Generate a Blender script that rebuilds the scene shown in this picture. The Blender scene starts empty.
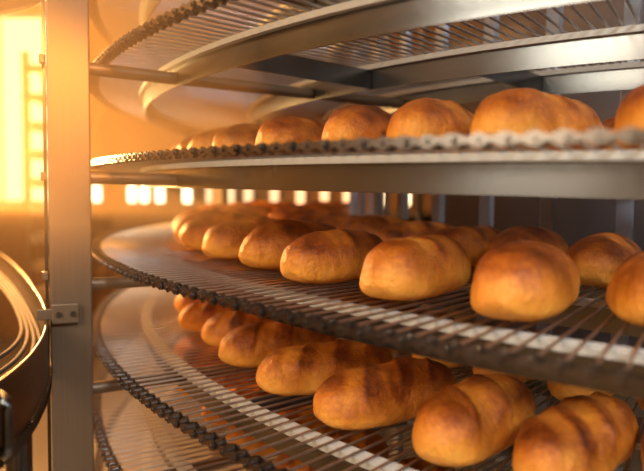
import bpy, math, random
from mathutils import Vector, Matrix, noise

SC = bpy.context.scene
COL = SC.collection
PI = math.pi
D2R = PI / 180.0

# ------------------------------------------------------------------ helpers
class MB:
    """collects verts / faces of ONE mesh object"""
    def __init__(self):
        self.v, self.f, self.sm = [], [], []
    def add(self, verts, faces, smooth=False):
        b = len(self.v)
        self.v += verts
        self.f += [[i + b for i in f] for f in faces]
        self.sm += [smooth] * len(faces)
    def box(self, c, s, R=None):
        vs = []
        for x in (-.5, .5):
            for y in (-.5, .5):
                for z in (-.5, .5):
                    p = Vector((x * s[0], y * s[1], z * s[2]))
                    if R: p = R @ p
                    vs.append((c[0] + p.x, c[1] + p.y, c[2] + p.z))
        self.add(vs, [[0, 1, 3, 2], [4, 6, 7, 5], [0, 4, 5, 1], [2, 3, 7, 6], [0, 2, 6, 4], [1, 5, 7, 3]])
    def tube(self, pts, r, n=8, closed=False, caps=True):
        pts = [Vector(p) for p in pts]
        m = len(pts); vs = []; fs = []
        for i, p in enumerate(pts):
            a = pts[(i - 1) % m] if (closed or i > 0) else p
            b = pts[(i + 1) % m] if (closed or i < m - 1) else p
            t = (b - a).normalized()
            up = Vector((0, 0, 1)) if abs(t.z) < .9 else Vector((0, 1, 0))
            s = t.cross(up).normalized(); u = s.cross(t)
            for k in range(n):
                q = 2 * PI * k / n
                w = p + (s * math.cos(q) + u * math.sin(q)) * r
                vs.append((w.x, w.y, w.z))
        for i in range(m if closed else m - 1):
            j = (i + 1) % m
            for k in range(n):
                k2 = (k + 1) % n
                fs.append([i * n + k, i * n + k2, j * n + k2, j * n + k])
        self.add(vs, fs, True)
        if caps and not closed:
            self.add([vs[k] for k in range(n)], [list(range(n))])
            self.add([vs[(m - 1) * n + k] for k in range(n)], [list(range(n))[::-1]])
    def sweep(self, rings, closed_profile=True, caps=True, smooth=False, loop=False):
        n = len(rings[0]); m = len(rings); fs = []; vs = []
        for r in rings: vs += [tuple(p) for p in r]
        for i in range(m if loop else m - 1):
            j = (i + 1) % m
            for k in range(n if closed_profile else n - 1):
                k2 = (k + 1) % n
                fs.append([i * n + k, i * n + k2, j * n + k2, j * n + k])
        self.add(vs, fs, smooth)
        if caps and closed_profile and not loop:
            self.add([tuple(p) for p in rings[0]], [list(range(n))[::-1]])
            self.add([tuple(p) for p in rings[-1]], [list(range(n))])
    def build(self, name, mat, parent=None):
        me = bpy.data.meshes.new(name)
        me.from_pydata(self.v, [], self.f)
        me.polygons.foreach_set('use_smooth', self.sm)
        me.materials.append(mat)
        me.validate()
        o = bpy.data.objects.new(name, me)
        COL.objects.link(o)
        if parent: o.parent = parent
        return o

def bevel(o, w, seg=2):
    m = o.modifiers.new('bevel', 'BEVEL'); m.width = w; m.segments = seg; m.limit_method = 'ANGLE'
    return o

def empty(name, loc=(0, 0, 0)):
    o = bpy.data.objects.new(name, None); COL.objects.link(o)
    o.location = loc; o.empty_display_size = .05
    return o

def tag(o, label, cat, group=None, kind=None):
    o['label'] = label; o['category'] = cat
    if group: o['group'] = group
    if kind: o['kind'] = kind
    return o

# ------------------------------------------------------------------ materials
def newmat(name):
    m = bpy.data.materials.new(name); m.use_nodes = True
    nt = m.node_tree
    return m, nt, nt.nodes['Principled BSDF']

def metal(name, col, rough, nscale=(60, 60, 60), bump=.05, rvar=.12):
    m, nt, b = newmat(name)
    b.inputs['Metallic'].default_value = 1
    tc = nt.nodes.new('ShaderNodeTexCoord')
    mp = nt.nodes.new('ShaderNodeMapping'); mp.inputs['Scale'].default_value = nscale
    nz = nt.nodes.new('ShaderNodeTexNoise'); nz.inputs['Scale'].default_value = 1; nz.inputs['Detail'].default_value = 4
    nt.links.new(tc.outputs['Object'], mp.inputs['Vector']); nt.links.new(mp.outputs['Vector'], nz.inputs['Vector'])
    rr = nt.nodes.new('ShaderNodeMapRange')
    rr.inputs['To Min'].default_value = rough - rvar / 2; rr.inputs['To Max'].default_value = rough + rvar
    nt.links.new(nz.outputs['Fac'], rr.inputs['Value']); nt.links.new(rr.outputs['Result'], b.inputs['Roughness'])
    mx = nt.nodes.new('ShaderNodeMix'); mx.data_type = 'RGBA'
    mx.inputs['A'].default_value = (*[c * .8 for c in col], 1); mx.inputs['B'].default_value = (*[min(1, c * 1.1) for c in col], 1)
    nt.links.new(nz.outputs['Fac'], mx.inputs['Factor']); nt.links.new(mx.outputs['Result'], b.inputs['Base Color'])
    if bump:
        bp = nt.nodes.new('ShaderNodeBump'); bp.inputs['Strength'].default_value = bump; bp.inputs['Distance'].default_value = .002
        nt.links.new(nz.outputs['Fac'], bp.inputs['Height']); nt.links.new(bp.outputs['Normal'], b.inputs['Normal'])
    return m

def paint(name, col, rough=.5, nscale=8, var=.12):
    m, nt, b = newmat(name)
    tc = nt.nodes.new('ShaderNodeTexCoord')
    nz = nt.nodes.new('ShaderNodeTexNoise'); nz.inputs['Scale'].default_value = nscale; nz.inputs['Detail'].default_value = 5
    nt.links.new(tc.outputs['Object'], nz.inputs['Vector'])
    mx = nt.nodes.new('ShaderNodeMix'); mx.data_type = 'RGBA'
    mx.inputs['A'].default_value = (*[c * (1 - var) for c in col], 1); mx.inputs['B'].default_value = (*[min(1, c * (1 + var)) for c in col], 1)
    nt.links.new(nz.outputs['Fac'], mx.inputs['Factor']); nt.links.new(mx.outputs['Result'], b.inputs['Base Color'])
    b.inputs['Roughness'].default_value = rough
    return m

def glow(name, col, strength):
    m, nt, b = newmat(name)
    b.inputs['Base Color'].default_value = (*col, 1)
    b.inputs['Emission Color'].default_value = (*col, 1)
    b.inputs['Emission Strength'].default_value = strength
    return m

M_STEEL = metal('rail_steel', (.185, .195, .205), .24, (6, 6, 12), .0, .06)
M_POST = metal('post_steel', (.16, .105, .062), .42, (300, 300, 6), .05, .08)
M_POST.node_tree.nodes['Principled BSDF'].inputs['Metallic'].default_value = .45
M_ROD = metal('rod_steel', (.50, .455, .41), .30, (80, 80, 80), .0)
M_CHAIN = metal('chain_steel', (.16, .14, .125), .28, (90, 90, 90), .0)
M_DARK = paint('drum_paint', (.30, .32, .38), .45, 12)
M_GUARD = metal('guard_steel', (.13, .105, .08), .34, (40, 40, 160), .04)
M_STRIP = paint('wear_plastic', (.40, .38, .34), .42, 60, .06)
M_CORE = paint('drum_panel', (.060, .046, .046), .6, 4, .25)
M_FLOOR = paint('floor_concrete', (.24, .23, .215), .35, 3, .15)
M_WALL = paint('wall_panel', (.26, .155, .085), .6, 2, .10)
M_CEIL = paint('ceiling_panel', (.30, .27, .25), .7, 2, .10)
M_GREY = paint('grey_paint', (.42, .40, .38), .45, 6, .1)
M_RING = paint('ring_paint', (.055, .038, .025), .8, 20)
M_TRAY = metal('tray_steel', (.7, .62, .5), .3, (20, 20, 20), 0)
M_LAMP = glow('lamp_lens', (1.0, .74, .40), 5)
M_LAMP2 = glow('lamp_lens_dim', (1.0, .60, .30), 1.6)
M_PANE = glow('added_glow_pane', (1.0, .66, .28), 1.7)  # glowing surface of the added window
M_CEILLAMP = glow('ceiling_diffuser', (1.0, .96, .90), 6)

def crust():
    m, nt, b = newmat('bread_crust')
    N = nt.nodes.new; L = nt.links.new
    at = N('ShaderNodeAttribute'); at.attribute_name = 'bake'
    tc = N('ShaderNodeTexCoord'); oi = N('ShaderNodeObjectInfo')
    ad = N('ShaderNodeVectorMath'); ad.operation = 'ADD'
    sc = N('ShaderNodeMath'); sc.operation = 'MULTIPLY'; sc.inputs[1].default_value = 37.0
    L(oi.outputs['Random'], sc.inputs[0]); L(tc.outputs['Object'], ad.inputs[0]); L(sc.outputs[0], ad.inputs[1])
    n1 = N('ShaderNodeTexNoise'); n1.inputs['Scale'].default_value = 26; n1.inputs['Detail'].default_value = 6; n1.inputs['Roughness'].default_value = .6
    L(ad.outputs[0], n1.inputs['Vector'])
    n2 = N('ShaderNodeTexNoise'); n2.inputs['Scale'].default_value = 150; n2.inputs['Detail'].default_value = 5; n2.inputs['Roughness'].default_value = .65
    L(ad.outputs[0], n2.inputs['Vector'])
    a = N('ShaderNodeMath'); a.operation = 'MULTIPLY_ADD'; a.inputs[1].default_value = .8; a.inputs[2].default_value = -.40
    L(n1.outputs['Fac'], a.inputs[0])
    s = N('ShaderNodeMath'); s.operation = 'ADD'
    L(at.outputs['Fac'], s.inputs[0]); L(a.outputs[0], s.inputs[1])
    r2 = N('ShaderNodeMath'); r2.operation = 'MULTIPLY_ADD'; r2.inputs[1].default_value = .16; r2.inputs[2].default_value = -.08
    L(oi.outputs['Random'], r2.inputs[0])
    f2 = N('ShaderNodeMath'); f2.operation = 'MULTIPLY_ADD'; f2.inputs[1].default_value = .5; f2.inputs[2].default_value = -.25
    L(n2.outputs['Fac'], f2.inputs[0])
    s1 = N('ShaderNodeMath'); s1.operation = 'ADD'; L(s.outputs[0], s1.inputs[0]); L(f2.outputs[0], s1.inputs[1])
    s2 = N('ShaderNodeMath'); s2.operation = 'ADD'; L(s1.outputs[0], s2.inputs[0]); L(r2.outputs[0], s2.inputs[1])
    cr = N('ShaderNodeValToRGB'); e = cr.color_ramp.elements
    e[0].position = 0; e[0].color = (.77, .34, .052, 1)
    e[1].position = 1; e[1].color = (.10, .020, .003, 1)
    for p, c in ((.30, (.66, .24, .026, 1)), (.55, (.47, .135, .013, 1)), (.78, (.27, .060, .006, 1))):
        k = e.new(p); k.color = c
    L(s2.outputs[0], cr.inputs['Fac']); L(cr.outputs['Color'], b.inputs['Base Color'])
    b.inputs['Roughness'].default_value = .33
    b.inputs['Specular IOR Level'].default_value = .32
    bp = N('ShaderNodeBump'); bp.inputs['Strength'].default_value = .75; bp.inputs['Distance'].default_value = .0055
    mxh = N('ShaderNodeMath'); mxh.operation = 'MULTIPLY_ADD'; mxh.inputs[1].default_value = .7
    L(n2.outputs['Fac'], mxh.inputs[0]); L(n1.outputs['Fac'], mxh.inputs[2])
    L(mxh.outputs[0], bp.inputs['Height']); L(bp.outputs['Normal'], b.inputs['Normal'])
    return m
M_CRUST = crust()

# ------------------------------------------------------------------ spiral geometry (metres)
EYE = 1.40
CX, CY = 1.3052, 2.1864           # axis of the spiral
R_OUT = 1.985                     # centre line of the outer chain
R_IN = 1.245
R_DRUM = 1.20
PITCH = .20
Z0 = .4297

def hz(k, a):                     # height of turn k at angle a (degrees, 0 = left of axis, 90 = nearest)
    return EYE + PITCH * (Z0 + k - a / 360.0)
def pt(r, a, z):
    return Vector((CX - r * math.cos(a * D2R), CY - r * math.sin(a * D2R), z))

ROD = 25.4e-3
NROD = round(2 * PI * R_OUT / ROD)
A0, A1 = -140.0, 220.0            # one turn

belt = empty('spiral_conveyor_belt', (CX, CY, 0))
tag(belt, 'steel rod mesh conveyor belt winding in spiral turns under the loaves', 'conveyor belt')

def rel(mb, base=(CX, CY, 0)):
    mb.v = [(x - base[0], y - base[1], z - base[2]) for x, y, z in mb.v]
    return mb

def fig8(r0, n=6):                # outline of a roller chain plate: along t, height h
    h = .0070; w = ROD * .43; out = []
    for i in range(n + 1):
        q = -PI / 2 + PI * i / n
        out.append((w + h * math.cos(q) * .95, h * math.sin(q)))
    out.append((0, h * .34))
    for i in range(n + 1):
        q = PI / 2 + PI * i / n
        out.append((-w + h * math.cos(q) * .95, h * math.sin(q)))
    out.append((0, -h * .34))
    return out
PLATE = fig8(0)

def make_turn(k, fine):
    rods = MB(); chain = MB(); inner = MB()
    for i in range(NROD):
        a = A0 + 360.0 * i / NROD
        if fine is None: break
        pts = [pt(r, a, hz(k, a)) for r in (R_OUT - .012, 1.6, R_IN)]
        rods.tube(pts, .0021, 6, caps=False)
    lo, hi = fine if fine else (0, 0)
    for i in range(NROD):
        a = A0 + 360.0 * i / NROD
        am = a + 180.0 / NROD
        c = pt(R_OUT, am, hz(k, am))
        t = (pt(R_OUT, am + .2, hz(k, am + .2)) - pt(R_OUT, am - .2, hz(k, am - .2))).normalized()
        n = Vector((math.cos(am * D2R), math.sin(am * D2R), 0))      # inward
        off = .0098 if i % 2 else .0068
        for s in (-1, 1):
            vs = []
            for side in (-.0009, .0009):
                for (x, y) in PLATE:
                    p = c + t * x + n * (s * off + side) + Vector((0, 0, y))
                    vs.append((p.x, p.y, p.z))
            m = len(PLATE)
            fs = [list(range(m))[::-1], list(range(m, 2 * m))] + [[q, (q + 1) % m, m + (q + 1) % m, m + q] for q in range(m)]
            chain.add(vs, fs)
        p0 = pt(R_OUT, a, hz(k, a)); nn = Vector((math.cos(a * D2R), math.sin(a * D2R), 0))
        chain.tube([p0 - nn * .0056, p0 + nn * .0056], .0050, 8)
        chain.tube([p0 - nn * .0138, p0 + nn * .0118], .0030, 8)
        ci = pt(R_IN, am, hz(k, am))
    rings = []
    for i in range(181):
        a = A0 + 2 * i; z = hz(k, a)
        rings.append([pt(R_IN - .006, a, z - .006), pt(R_IN + .006, a, z - .006), pt(R_IN + .006, a, z + .006), pt(R_IN - .006, a, z + .006)])
    inner.sweep(rings)
    o = rel(rods).build('belt_turn', M_ROD, belt)
    rel(chain).build('roller_chain', M_CHAIN, o)
    rel(inner).build('inner_chain', M_CHAIN, o)
    return o
for k in (2, 1, 0, -1, -2, -3, -4):
    make_turn(k, (0, 1))

# ------------------------------------------------------------------ fixed frame: rails, wear strips, post, arms
frame = empty('conveyor_tower', (CX, CY, 0))
tag(frame, 'stainless steel frame with curved rails carrying the belt and an upright post', 'conveyor frame')

def band(r, k, zt, zb, th, a0=A0, a1=A1, step=2.0):
    mb = MB(); rings = []
    n = int(round((a1 - a0) / step))
    for i in range(n + 1):
        a = a0 + (a1 - a0) * i / n; z = hz(k, a)
        rings.append([pt(r - th / 2, a, z + zb), pt(r + th / 2, a, z + zb), pt(r + th / 2, a, z + zt), pt(r - th / 2, a, z + zt)])
    vs = []; fs = []
    m = len(rings)
    # each face of the band keeps its own verts so curved sides shade smooth with crisp edges
    for q in range(4):
        q2 = (q + 1) % 4
        seg = [[r_[q], r_[q2]] for r_ in rings]
        mb.sweep(seg, closed_profile=False, caps=False, smooth=True)
    mb.add([tuple(p) for p in rings[0]], [[3, 2, 1, 0]]); mb.add([tuple(p) for p in rings[-1]], [[0, 1, 2, 3]])
    return rel(mb)
RAILS = (('outer_rail', 1.86), ('middle_rail', 1.55), ('inner_rail', 1.29))
for k in (2, 1, 0, -1, -2, -3, -4):
    for nm, r in RAILS:
        rail = band(r, k, -.0120, -.0500, .004).build(nm, M_STEEL, frame)
        band(r, k, -.0030, -.0125, .026 if nm == 'outer_rail' else .022).build('wear_strip', M_STRIP, rail)

P_TH = 30.8; P_R = 2.068
post_c = pt(P_R, P_TH, 0)
Rp = Matrix.Rotation(math.atan2(post_c.x, post_c.y) * -1.0, 3, 'Z')
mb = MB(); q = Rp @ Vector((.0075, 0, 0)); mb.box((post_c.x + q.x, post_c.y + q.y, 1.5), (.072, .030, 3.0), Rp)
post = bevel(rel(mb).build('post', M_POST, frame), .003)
# narrow flange strip, tabs and clamp plate on the post
mb = MB(); q = Rp @ Vector((-.0335, .012, 0)); mb.box((post_c.x + q.x, post_c.y + q.y, 1.5), (.006, .004, 3.0), Rp)
rel(mb).build('edge_flange', M_STEEL, post)
for y in (65, 178, 276):
    z = EYE + (197 - y) / 614 * 1.13
    mb = MB(); q = Rp @ Vector((-.036, -.004, 0)); mb.box((post_c.x + q.x, post_c.y + q.y, z), (.010, .012, .016), Rp)
    bevel(rel(mb).build('tab', M_POST, post), .002)
mb = MB()
q = Rp @ Vector((-.003, -.024, 0)); zc = EYE - (316 - 197) / 614 * 1.1
mb.box((post_c.x + q.x, post_c.y + q.y, zc), (.046, .008, .036), Rp)
q = Rp @ Vector((-.036, -.024, 0)); mb.box((post_c.x + q.x, post_c.y + q.y, zc), (.028, .004, .020), Rp)
bevel(rel(mb).build('clamp_plate', M_POST, post), .002)
for sx in (-.014, .010):
    mb = MB(); q0 = Rp @ Vector((sx, -.028, 0)); q1 = Rp @ Vector((sx, -.033, 0))
    mb.tube([(post_c.x + q0.x, post_c.y + q0.y, zc), (post_c.x + q1.x, post_c.y + q1.y, zc)], .005, 6)
    rel(mb).build('bolt', M_CHAIN, post)

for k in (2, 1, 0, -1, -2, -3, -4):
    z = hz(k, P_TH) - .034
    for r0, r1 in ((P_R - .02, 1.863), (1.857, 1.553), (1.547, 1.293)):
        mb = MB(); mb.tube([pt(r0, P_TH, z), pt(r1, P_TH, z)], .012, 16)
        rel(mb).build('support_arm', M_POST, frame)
    # flat cross beams between the rails
    for a, r0, r1 in ((38.6, 1.857, 1.553), (47.5, 1.547, 1.293), (-18, 1.857, 1.293), (78, 1.857, 1.293)):
        mb = MB(); zz = hz(k, a) - .031
        c = pt((r0 + r1) / 2, a, zz); d = (pt(r1, a, zz) - pt(r0, a, zz))
        mb.box(c, (d.length, .006, .036), Matrix.Rotation(math.atan2(d.y, d.x), 3, 'Z'))
        rel(mb).build('cross_beam', M_STEEL, frame)
for a in (-28, -75, -120):        # posts on the far side
    c = pt(2.075, a, 0); mb = MB(); mb.box((c.x, c.y, 1.5), (.07, .05, 3.0), Matrix.Rotation(a * D2R, 3, 'Z'))
    bevel(rel(mb).build('post', M_POST, frame), .003)

# ------------------------------------------------------------------ drum cage
drum = empty('drum', (CX, CY, 0))
tag(drum, 'dark steel cage drum of upright bars inside the belt spiral', 'drum')
mb = MB(); NS = 96
ring = [[(.88 * math.cos(2 * PI * i / NS), .88 * math.sin(2 * PI * i / NS), z) for i in range(NS)] for z in (.02, 2.95)]
mb.sweep(ring, closed_profile=True, caps=True, smooth=True)
mb.build('core_panel', M_CORE, drum)
NB = 50
for i in range(NB):
    a = 360.0 * i / NB + 3.55
    c = pt(R_DRUM, a, 1.48); mb = MB()
    mb.box((c.x, c.y, c.z), (.018, .030, 2.9), Matrix.Rotation(a * D2R, 3, 'Z'))
    bevel(rel(mb).build('bar', M_DARK, drum), .002)
for z in (.1, 2.9):
    mb = MB(); mb.tube([(1.17 * math.cos(2 * PI * i / 72), 1.17 * math.sin(2 * PI * i / 72), z) for i in range(72)], .02, 8, closed=True)
    mb.build('hoop', M_DARK, drum)

# ------------------------------------------------------------------ loaves
def loaf_mesh(name, L, W, H, cuts, seed, lump=.0050):
    rnd = random.Random(seed); off = Vector((seed * 3.1, seed * 1.7, seed * .9))
    NS_, NP = 120, 64
    vs = []; bake = []
    for i in range(NS_ + 1):
        s = -1 + 2 * i / NS_
        s = math.copysign(1 - (1 - abs(s)) ** 1.35, s)            # denser at the ends
        e = (1 - abs(s) ** 2.5) ** (1 / 2.1) if abs(s) < 1 else 0.0
        eh = (1 - abs(s) ** 3.0) ** (1 / 2.2) if abs(s) < 1 else 0.0
        x = s * L / 2
        for j in range(NP):
            q = 2 * PI * j / NP
            cy, cz = math.cos(q), math.sin(q)
            eb = math.sqrt(max(0, 1 - abs(s) ** 5))
            if cz >= 0:
                y = W / 2 * e * math.copysign(abs(cy) ** .90, cy)
                z = H * .36 + H * .64 * eh * abs(cz) ** .92
            else:
                y = W / 2 * e * math.copysign(abs(cy) ** .70, cy)
                z = H * .36 * (1 - eb * abs(cz) ** .62)
            p = Vector((x, y, z))
            top = max(0, cz) if cz > 0 else 0
            d = 0; g = 0; dk = 0
            for (c0, tilt, span, depth, wd) in cuts:
                yy = y / (W / 2)
                along = c0 + tilt * yy
                u = (s - along) / wd
                fade = max(0, 1 - (abs(yy) / span) ** 4) * (1 if cz > 0 else 0) * min(1, top * 1.6)
                flat = 1 / (1 + math.exp(-(u + 1) * 7)) * (1 - 1 / (1 + math.exp(-(u - 1) * 16)))
                ear = math.exp(-((u - 1.25) / .32) ** 2) + .35 * math.exp(-((u - 2.2) / .9) ** 2)
                d += fade * depth * (.62 * ear - .62 * flat)
                g = max(g, fade * flat); dk = max(dk, fade * ear)
            nrm = Vector((x / (L * .5) * .35, y / (W * .5), (z - H * .36) / (H * .6)))
            if nrm.length > 1e-6: nrm.normalize()
            nn = noise.noise(p * 16 + off) * lump + noise.noise(p * 46 + off) * lump * .34 + noise.noise(p * 120 + off) * lump * .10
            keep = min(1, z / (H * .2))
            p += nrm * (d + nn * keep)
            vs.append((p.x, p.y, max(p.z, 0)))
            hgt = p.z / H
            bk = .13 + .66 * min(1, max(0, (hgt - .12) / .62)) ** 1.1
            bk += .10 * noise.noise(p * 30 + off) - .14 * max(0, abs(s) - .80) / .2
            bk += -.30 * g + .12 * dk
            bake.append(min(1, max(0, bk)))
    fs = []
    for i in range(NS_):
        for j in range(NP):
            j2 = (j + 1) % NP
            fs.append([i * NP + j, (i + 1) * NP + j, (i + 1) * NP + j2, i * NP + j2])
    me = bpy.data.meshes.new(name)
    me.from_pydata(vs, [], fs)
    me.polygons.foreach_set('use_smooth', [True] * len(fs))
    at = me.attributes.new('bake', 'FLOAT', 'POINT'); at.data.foreach_set('value', bake)
    me.materials.append(M_CRUST)
    me.validate(); me.update()
    return me
SLASH = [(-.50, .34, 1.0, .0036, .13), (-.04, .30, 1.0, .0042, .14), (.46, .34, 1.0, .0036, .12)]
SLASH2 = [(-.38, .30, 1.0, .0036, .14), (.20, .34, 1.0, .0042, .15)]
SOFT = [(-.22, .14, .95, .0024, .17), (.32, .18, .95, .0024, .16)]
SOFT2 = [(-.05, -.20, .95, .0028, .20)]
L_SL = [loaf_mesh('loaf_slashed', .285, .122, .086, SLASH, 3), loaf_mesh('loaf_slashed', .28, .120, .088, SLASH2, 8), loaf_mesh('loaf_slashed', .29, .118, .084, SLASH, 13)]
L_SM = [loaf_mesh('loaf_smooth', .275, .122, .090, SOFT, 21), loaf_mesh('loaf_smooth', .27, .120, .094, SOFT2, 34), loaf_mesh('loaf_smooth', .28, .124, .088, SOFT, 55, .0055)]

def put_loaf(me, r_tip, a, k, turn=0.0, scale=1.0, flip=False):
    """the loaf's outer end lies at radius r_tip and angle a of turn k, the loaf points to the axis (+turn)"""
    L = max(v.co.x for v in me.vertices) * scale
    o = bpy.data.objects.new('bread_loaf', me); COL.objects.link(o)
    th = a * D2R
    d = Vector((math.cos(th), math.sin(th), 0)); d.rotate(Matrix.Rotation(turn * D2R, 3, 'Z'))
    tip = pt(r_tip, a, 0)
    c = tip + d * L
    ac = math.degrees(math.atan2(CY - c.y, CX - c.x))
    o.location = (c.x, c.y, hz(k, ac) + .0020)
    # belt slope along the circumference
    slope = PITCH / (2 * PI * math.hypot(CX - c.x, CY - c.y))
    yaw = math.atan2(d.y, d.x) + (PI if flip else 0)
    tang = Vector((math.sin(ac * D2R), -math.cos(ac * D2R), 0))     # direction of growing angle
    up = (Vector((0, 0, 1)) + tang * slope).normalized()
    xax = Vector((math.cos(yaw), math.sin(yaw), 0)); xax = (xax - up * xax.dot(up)).normalized()
    yax = up.cross(xax)
    m = Matrix((xax, yax, up)).transposed()
    o.rotation_euler = m.to_euler()
    o.scale = (scale,) * 3
    return o

rnd = random.Random(7)
ROWS = []
# (turn k, list of (angle, tip radius, turn, variant list, scale))
C_F = [(-24, 1.79), (-18, 1.79), (-12, 1.79), (-6, 1.79), (0, 1.79), (6.2, 1.79), (12.4, 1.79), (18.5, 1.79), (24.8, 1.805, -.9, .96), (31.2, 1.81, 9, .92), (37.0, 1.81, 10, .95), (42.6, 1.843, 9.9, .925),
       (48.3, 1.862, 6.8, .951), (53.7, 1.876, 4.4, .955), (58.3, 1.80, -.6, .95), (63.5, 1.79)]
D_F = [(-7, 1.785), (-1, 1.785), (5, 1.785), (11, 1.785), (17.4, 1.785), (23.67, 1.799, -5, .925), (28.9, 1.789, -5, .925), (34.2, 1.813, -2, .93), (39.73, 1.834, -10, .956), (45.13, 1.859, -10.3, .958),
       (50.94, 1.861, -.3, .971), (54.6, 1.835, -9, .94), (59.9, 1.80)]
B_F = [(-13, 1.80), (-7, 1.80), (-1, 1.80), (5, 1.80), (11, 1.80), (17, 1.80), (22, 1.80), (27.2, 1.80, 10, .93), (32.6, 1.80, 14, .93), (38.4, 1.80, 20, .94), (44.4, 1.80, 20, .94), (48.4, 1.80, 11, .985), (52.0, 1.80, -10, 1.0), (58.1, 1.79, -.8, .95)]
E_F = [(8, 1.79), (14.8, 1.79), (20.2, 1.785), (27, 1.77), (33, 1.78), (39, 1.79), (45, 1.79)]
TURN = {0: 'uppermost loaded belt turn', -1: 'middle belt turn', -2: 'lower belt turn', -3: 'bottom belt turn'}
LOAVES = []
# angles between which loaves of a row can be seen past the turns, the drum and the frame
SHOWN = {(0, 'front'): (16, 62), (-1, 'front'): (-25, 61), (-2, 'front'): (16, 62), (-3, 'front'): (7, 46),
         (0, 'rear'): (54, 57), (-1, 'rear'): (-26, 57), (-2, 'rear'): (24, 60)}
def row(k, lst, shapes, rowname, dr, jitter=2.5):
    lo, hi = SHOWN[(k, rowname)]
    for i, e in enumerate(lst):
        a, r = e[:2]
        tu = e[2] if len(e) > 2 else rnd.uniform(-jitter, jitter)
        sc = e[3] if len(e) > 3 else rnd.uniform(.93, .97)
        if not lo <= a <= hi: continue
        o = put_loaf(shapes[i % len(shapes)], r - dr, a, k, tu, sc, flip=bool((i * 7) % 3 == 1))
        LOAVES.append((o, k, rowname, a))
row(0, B_F, L_SM, 'front', 0); row(-1, C_F, L_SM, 'front', 0); row(-2, D_F, L_SL, 'front', 0); row(-3, E_F, L_SL, 'front', 0)
for k, lst, sh in ((0, B_F, L_SM), (-1, C_F, L_SM), (-2, D_F, L_SL)):
    row(k, [(-24 + 5.65 * q + k, 1.79) for q in range(16)], sh, 'rear', .290)
ORD = 'first second third fourth fifth sixth seventh eighth ninth tenth eleventh twelfth thirteenth fourteenth fifteenth sixteenth'.split()
LOOK = {0: 'plump golden loaf', -1: 'smooth golden loaf', -2: 'slashed brown loaf', -3: 'loaf under belt rods'}
for key in SHOWN:
    mem = sorted([t for t in LOAVES if (t[1], t[2]) == key], key=lambda t: -t[3])
    k, rn = key
    for i, (o, _, _, a) in enumerate(mem):
        place = 'rightmost' if i == 0 else ('leftmost and farthest' if i == len(mem) - 1 else ORD[i] + ' from the right')
        if len(mem) == 1: place = 'at the right'
        look = LOOK[k] if rn == 'front' else 'half hidden loaf'
        tag(o, '%s, %s row of the %s, %s' % (look, rn, TURN[k], place), 'bread loaf', '%s row loaves on the %s' % (rn, TURN[k]))

# ------------------------------------------------------------------ curved guard at the lower left
def ray_pt(u, v, h):              # point at height h seen at photo pixel (u,v): used once to lay out the guard's plan curve
    f, pit, roll = 613.66, .0596, .0115
    a, b = u - 322, v - 235.5
    cr, sr = math.cos(roll), math.sin(roll)
    uu = a * cr + b * sr; vv = -a * sr + b * cr
    c, s = math.cos(pit), math.sin(pit)
    x, hh = uu / f, -vv / f
    dd = c + hh * s; hh = hh * c - s
    t = (h - EYE) / hh
    return Vector((x * t, dd * t, h))
guard = empty('curved_guard', (-.75, .9, 0))
tag(guard, 'curved dark steel guard band with handle left of the post', 'guard')
GZ = EYE - .225
plan = [ray_pt(u, v, GZ) for u, v in ((-60, 222), (-30, 236), (0, 254), (20, 271), (36, 292), (44.5, 308), (47, 320), (44, 335), (36, 349), (24, 363), (0, 382), (-40, 405), (-90, 430))]
def spline(P, n=8):
    out = []
    for i in range(len(P) - 1):
        p0 = P[max(i - 1, 0)]; p1 = P[i]; p2 = P[i + 1]; p3 = P[min(i + 2, len(P) - 1)]
        for q in range(n):
            t = q / n
            out.append(.5 * ((2 * p1) + (p2 - p0) * t + (2 * p0 - 5 * p1 + 4 * p2 - p3) * t * t + (3 * p1 - p0 - 3 * p2 + p3) * t ** 3))
    out.append(P[-1]); return out
plan = spline(plan)
def band_plan(P, z0, z1, th, out=0.0):
    mb = MB(); rings = []
    for i, p in enumerate(P):
        a = P[max(i - 1, 0)]; b = P[min(i + 1, len(P) - 1)]
        t = (b - a); t.z = 0; t.normalize(); n = Vector((-t.y, t.x, 0))
        c = p - n * (-out)
        rings.append([(c.x - n.x * th / 2, c.y - n.y * th / 2, z0), (c.x + n.x * th / 2, c.y + n.y * th / 2, z0),
                      (c.x + n.x * th / 2, c.y + n.y * th / 2, z1), (c.x - n.x * th / 2, c.y - n.y * th / 2, z1)])
    for q in range(4):
        mb.sweep([[r[q], r[(q + 1) % 4]] for r in rings], closed_profile=False, caps=False, smooth=True)
    mb.add(rings[0], [[3, 2, 1, 0]]); mb.add(rings[-1], [[0, 1, 2, 3]])
    return rel(mb, (-.75, .9, 0))
band_plan(plan, GZ - .087, GZ, .003).build('band', M_GUARD, guard)
mb = MB(); mb.tube([Vector((p.x, p.y, GZ)) for p in plan], .0035, 8); rel(mb, (-.75, .9, 0)).build('rim', M_GUARD, guard)
mb = MB(); acc = 0
for i in range(1, len(plan)):
    p, q_ = plan[i - 1], plan[i]; n_ = max(1, round((q_ - p).length / .009))
    for j in range(n_):
        c = p.lerp(q_, j / n_); t_ = (q_ - p).normalized(); o_ = Vector((t_.y, -t_.x, 0)) * (-.004)
        mb.tube([(c.x + o_.x, c.y + o_.y, GZ - .101), (c.x + o_.x, c.y + o_.y, GZ - .0875)], .0038, 6)
rel(mb, (-.75, .9, 0)).build('roller_chain', M_GUARD, guard)
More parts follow.
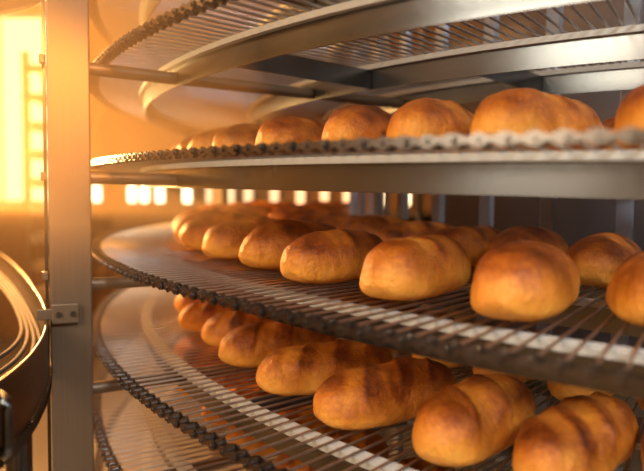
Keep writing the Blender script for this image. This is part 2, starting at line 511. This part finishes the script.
# inner wire rings
cen = sum(plan, Vector()) / len(plan)
for q, dz in ((.90, -.066), (.78, -.066), (.66, -.066), (.54, -.066)):
    mb = MB(); P = [cen.lerp(p, q) for p in plan]
    mb.tube([Vector((p.x, p.y, GZ + dz)) for p in P], .0042, 8); rel(mb, (-.75, .9, 0)).build('wire_ring', M_RING, guard)
for i in (2, 8, len(plan) - 9, len(plan) - 3):
    p = plan[i]; mb = MB(); mb.tube([Vector((p.x, p.y, GZ - .070)), Vector((*cen.lerp(p, .45).xy, GZ - .070))], .004, 6)
    rel(mb, (-.75, .9, 0)).build('spoke', M_GUARD, guard)
for u, v, dx in ((18, 364, .0), (-45, 405, .0), (-30, 236, .0)):
    p = ray_pt(u, v, GZ); mb = MB(); q_ = cen.lerp(p, 1.0 - .02)
    mb.tube([(q_.x, q_.y, GZ - .085), (q_.x, q_.y, .012)], .017, 12); lg = rel(mb, (-.75, .9, 0)).build('leg', M_STEEL, guard)
    mb = MB(); mb.tube([(q_.x, q_.y, .012), (q_.x, q_.y, 0)], .04, 16); rel(mb, (-.75, .9, 0)).build('foot', M_GUARD, lg)
# D handle
hp = ray_pt(7, 398, EYE - .232)
mb = MB(); x, y, z = hp.x, hp.y, hp.z
arc = [(x - .05, y + .05, z - .004), (x - .012, y + .012, z - .002), (x, y, z - .01), (x, y, z - .05), (x - .002, y + .002, z - .062), (x - .012, y + .012, z - .072), (x - .05, y + .05, z - .074)]
mb.tube(spline([Vector(a) for a in arc], 5), .0062, 10); rel(mb, (-.75, .9, 0)).build('handle', M_STEEL, guard)

# ring band overhead at the upper left
oh = empty('overhead_ring', (-1.2, 1.6, 0))
tag(oh, 'curved steel ring overhead at the top left corner beside the post', 'guard ring')
P = spline([ray_pt(u, v, EYE + .42) for u, v in ((-60, 26), (-20, 18), (8, 12), (30, 6.5), (44, 0), (52, -10), (50, -22), (30, -34), (-20, -40))])
bp = band_plan(P, EYE + .42, EYE + .62, .006); bp.v = [(x - .75 + 1.2, y + .9 - 1.6, z) for x, y, z in bp.v]
bp.build('band', M_RING, oh)
mb = MB(); mb.tube([Vector((p.x, p.y, EYE + .42)) for p in P], .004, 8); rel(mb, (-1.2, 1.6, 0)).build('rim', M_STEEL, oh)

# ------------------------------------------------------------------ room
def struct(name, c, s, mat):
    mb = MB(); mb.box(c, s); o = mb.build(name, mat); o['kind'] = 'structure'; return o
X0, X1, Y0, Y1, ZT = -3.6, 4.2, -1.6, 6.0, 3.2
struct('floor', ((X0 + X1) / 2, (Y0 + Y1) / 2, -.05), (X1 - X0 + .4, Y1 - Y0 + .4, .1), M_FLOOR)
struct('ceiling', ((X0 + X1) / 2, (Y0 + Y1) / 2, ZT + .05), (X1 - X0 + .4, Y1 - Y0 + .4, .1), M_CEIL)
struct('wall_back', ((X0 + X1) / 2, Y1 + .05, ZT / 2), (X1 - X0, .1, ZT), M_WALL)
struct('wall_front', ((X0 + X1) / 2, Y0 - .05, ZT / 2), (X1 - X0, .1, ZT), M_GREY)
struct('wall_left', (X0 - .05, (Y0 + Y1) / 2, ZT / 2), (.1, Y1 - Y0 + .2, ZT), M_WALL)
struct('wall_right', (X1 + .05, (Y0 + Y1) / 2, ZT / 2), (.1, Y1 - Y0 + .2, ZT), M_GREY)

added_win = empty('added_window_1', (-3.1, Y1, 2.22)); added_win['kind'] = 'structure'  # added glowing window, stands in for the flare glow at far left
mb = MB(); mb.box((0, -.015, 0), (.95, .01, 1.75)); mb.build('pane', M_PANE, added_win)
mb = MB()
for s in (-1, 1):
    mb.box((s * .5, -.03, 0), (.06, .06, 1.87)); mb.box((0, -.03, s * .90), (1.06, .06, .06))
mb.box((0, -.03, 0), (.03, .03, 1.75))
mb.build('added_window_frame', M_GREY, added_win)

# tray rack behind the post
rack = empty('tray_rack', (-1.975, 4.6, 0))
tag(rack, 'blurred steel rack of stacked trays behind the left post', 'tray rack')
for sx in (-.11, .11):
    for sy in (-.25, .25):
        mb = MB(); mb.box((sx, sy, 1.2), (.04, .04, 2.4)); bevel(mb.build('upright', M_POST, rack), .003)
for i in range(12):
    z = .07 + .199 * i; mb = MB()
    mb.box((0, 0, z), (.20, .48, .006)); mb.box((0, -.23, z + .03), (.20, .006, .06)); mb.box((0, .23, z + .03), (.20, .006, .06))
    for sx in (-1, 1): mb.box((sx * .098, 0, z + .03), (.006, .46, .06))
    mb.build('tray', M_TRAY, rack)

# wall lamps in a row
LU = [95, 130, 142.5, 158, 185, 208, 228, 246, 272, 298, 322, 345, 376, 403, 437]
for i, u in enumerate(LU):
    y = Y1 - .06; x = (u - 320) / 613.66 * y
    l = empty('wall_lamp', (x, Y1, 1.425))
    mb = MB(); mb.box((0, -.03, 0), (.10, .06, .19)); bevel(mb.build('housing', M_GREY, l), .006)
    mb = MB(); mb.box((0, -.066, 0), (.07, .012, .15)); mb.build('lens', M_LAMP if i < 5 or i > 11 else M_LAMP2, l)
    tag(l, 'small glowing wall lamp far behind the belt, %s from the left in its row' % ORD[i], 'wall lamp', 'row of wall lamps far behind')

# ------------------------------------------------------------------ camera
f, pit, roll = 613.66, .0596, .0115
c, s = math.cos(pit), math.sin(pit); cr, sr = math.cos(roll), math.sin(roll)
r0, f0, u0 = Vector((1, 0, 0)), Vector((0, c, -s)), Vector((0, s, c))
right = cr * r0 + sr * u0; up = -sr * r0 + cr * u0
cam = bpy.data.cameras.new('camera'); co = bpy.data.objects.new('camera', cam); COL.objects.link(co)
co.matrix_world = Matrix((right, up, -f0)).transposed().to_4x4()
co.location = (0, 0, EYE)
cam.sensor_width = 36; cam.lens = f / 644 * 36
cam.clip_start = .02
cam.dof.use_dof = True; cam.dof.focus_distance = .98; cam.dof.aperture_fstop = 2.1
SC.camera = co

# ------------------------------------------------------------------ lights
def area(name, loc, target, size, power, col, sy=None):
    l = bpy.data.lights.new(name, 'AREA'); l.energy = power; l.color = col; l.size = size
    if sy: l.shape = 'RECTANGLE'; l.size_y = sy
    o = bpy.data.objects.new(name, l); COL.objects.link(o); o.location = loc
    o.rotation_euler = (Vector(target) - Vector(loc)).to_track_quat('-Z', 'Y').to_euler()
    return o
def lamp(name, loc, r, power, col):
    l = bpy.data.lights.new(name, 'POINT'); l.energy = power; l.color = col; l.shadow_soft_size = r
    o = bpy.data.objects.new(name, l); COL.objects.link(o); o.location = loc; return o
def spot(name, loc, target, r, power, col, ang, blend):
    l = bpy.data.lights.new(name, 'SPOT'); l.energy = power; l.color = col; l.shadow_soft_size = r
    l.spot_size = ang * D2R; l.spot_blend = blend
    o = bpy.data.objects.new(name, l); COL.objects.link(o); o.location = loc
    o.rotation_euler = (Vector(target) - Vector(loc)).to_track_quat('-Z', 'Y').to_euler(); return o
lamp('warm_glow_light', (-1.38, 2.3, 1.61), .08, 240, (1, .45, .13))  # added light for the warm glow and bright loaf tips at left
spot('post_glow_spot', (.02, .22, 2.02), (-.53, 1.10, 1.50), .04, 240, (1, .32, .035), 24, 1.0)  # added spot, imitates the orange flare glow down the post
area('added_glow_fill', (-2.6, 4.6, 2.3), (0, 1.2, 1.2), .9, 60, (1, .38, .08))  # added warm light in front of the added window
cf = area('ceiling_fill', (1.4, -.9, 2.9), (1.0, .95, 1.2), 1.0, 34, (.92, .97, 1)); cf.data.spread = 66 * D2R
area('low_fill', (-1.05, -.3, 2.0), (0.15, 1.1, 1.1), .8, 27, (1, .82, .60))
area('warm_wash_fill', (-1.7, 1.3, 2.7), (-.2, 1.5, 1.2), .8, 34, (1, .44, .12))  # added overhead light, washes the left belts and post in orange
# haze box added at the left, stands in for the orange flare wash
vm = bpy.data.materials.new('added_haze_volume'); vm.use_nodes = True; nt = vm.node_tree
nt.nodes.remove(nt.nodes['Principled BSDF'])
vs_ = nt.nodes.new('ShaderNodeVolumeScatter'); vs_.inputs['Color'].default_value = (1, .52, .20, 1)
vs_.inputs['Density'].default_value = .32; vs_.inputs['Anisotropy'].default_value = .35
nt.links.new(vs_.outputs[0], nt.nodes['Material Output'].inputs['Volume'])
mb = MB(); mb.box((-.75, 1.15, 1.95), (1.3, 1.9, 1.2)); st = mb.build('glow_haze', vm)
tag(st, 'thin warm haze added at the left to carry the orange glow', 'glow_haze', None, 'stuff')

w = bpy.data.worlds.new('world'); SC.world = w; w.use_nodes = True
w.node_tree.nodes['Background'].inputs['Color'].default_value = (.5, .42, .34, 1)
w.node_tree.nodes['Background'].inputs['Strength'].default_value = .3

SC.view_settings.view_transform = 'Standard'; SC.view_settings.look = 'None'
SC.view_settings.gamma = 1; SC.view_settings.exposure = .25; SC.view_settings.use_curve_mapping = False
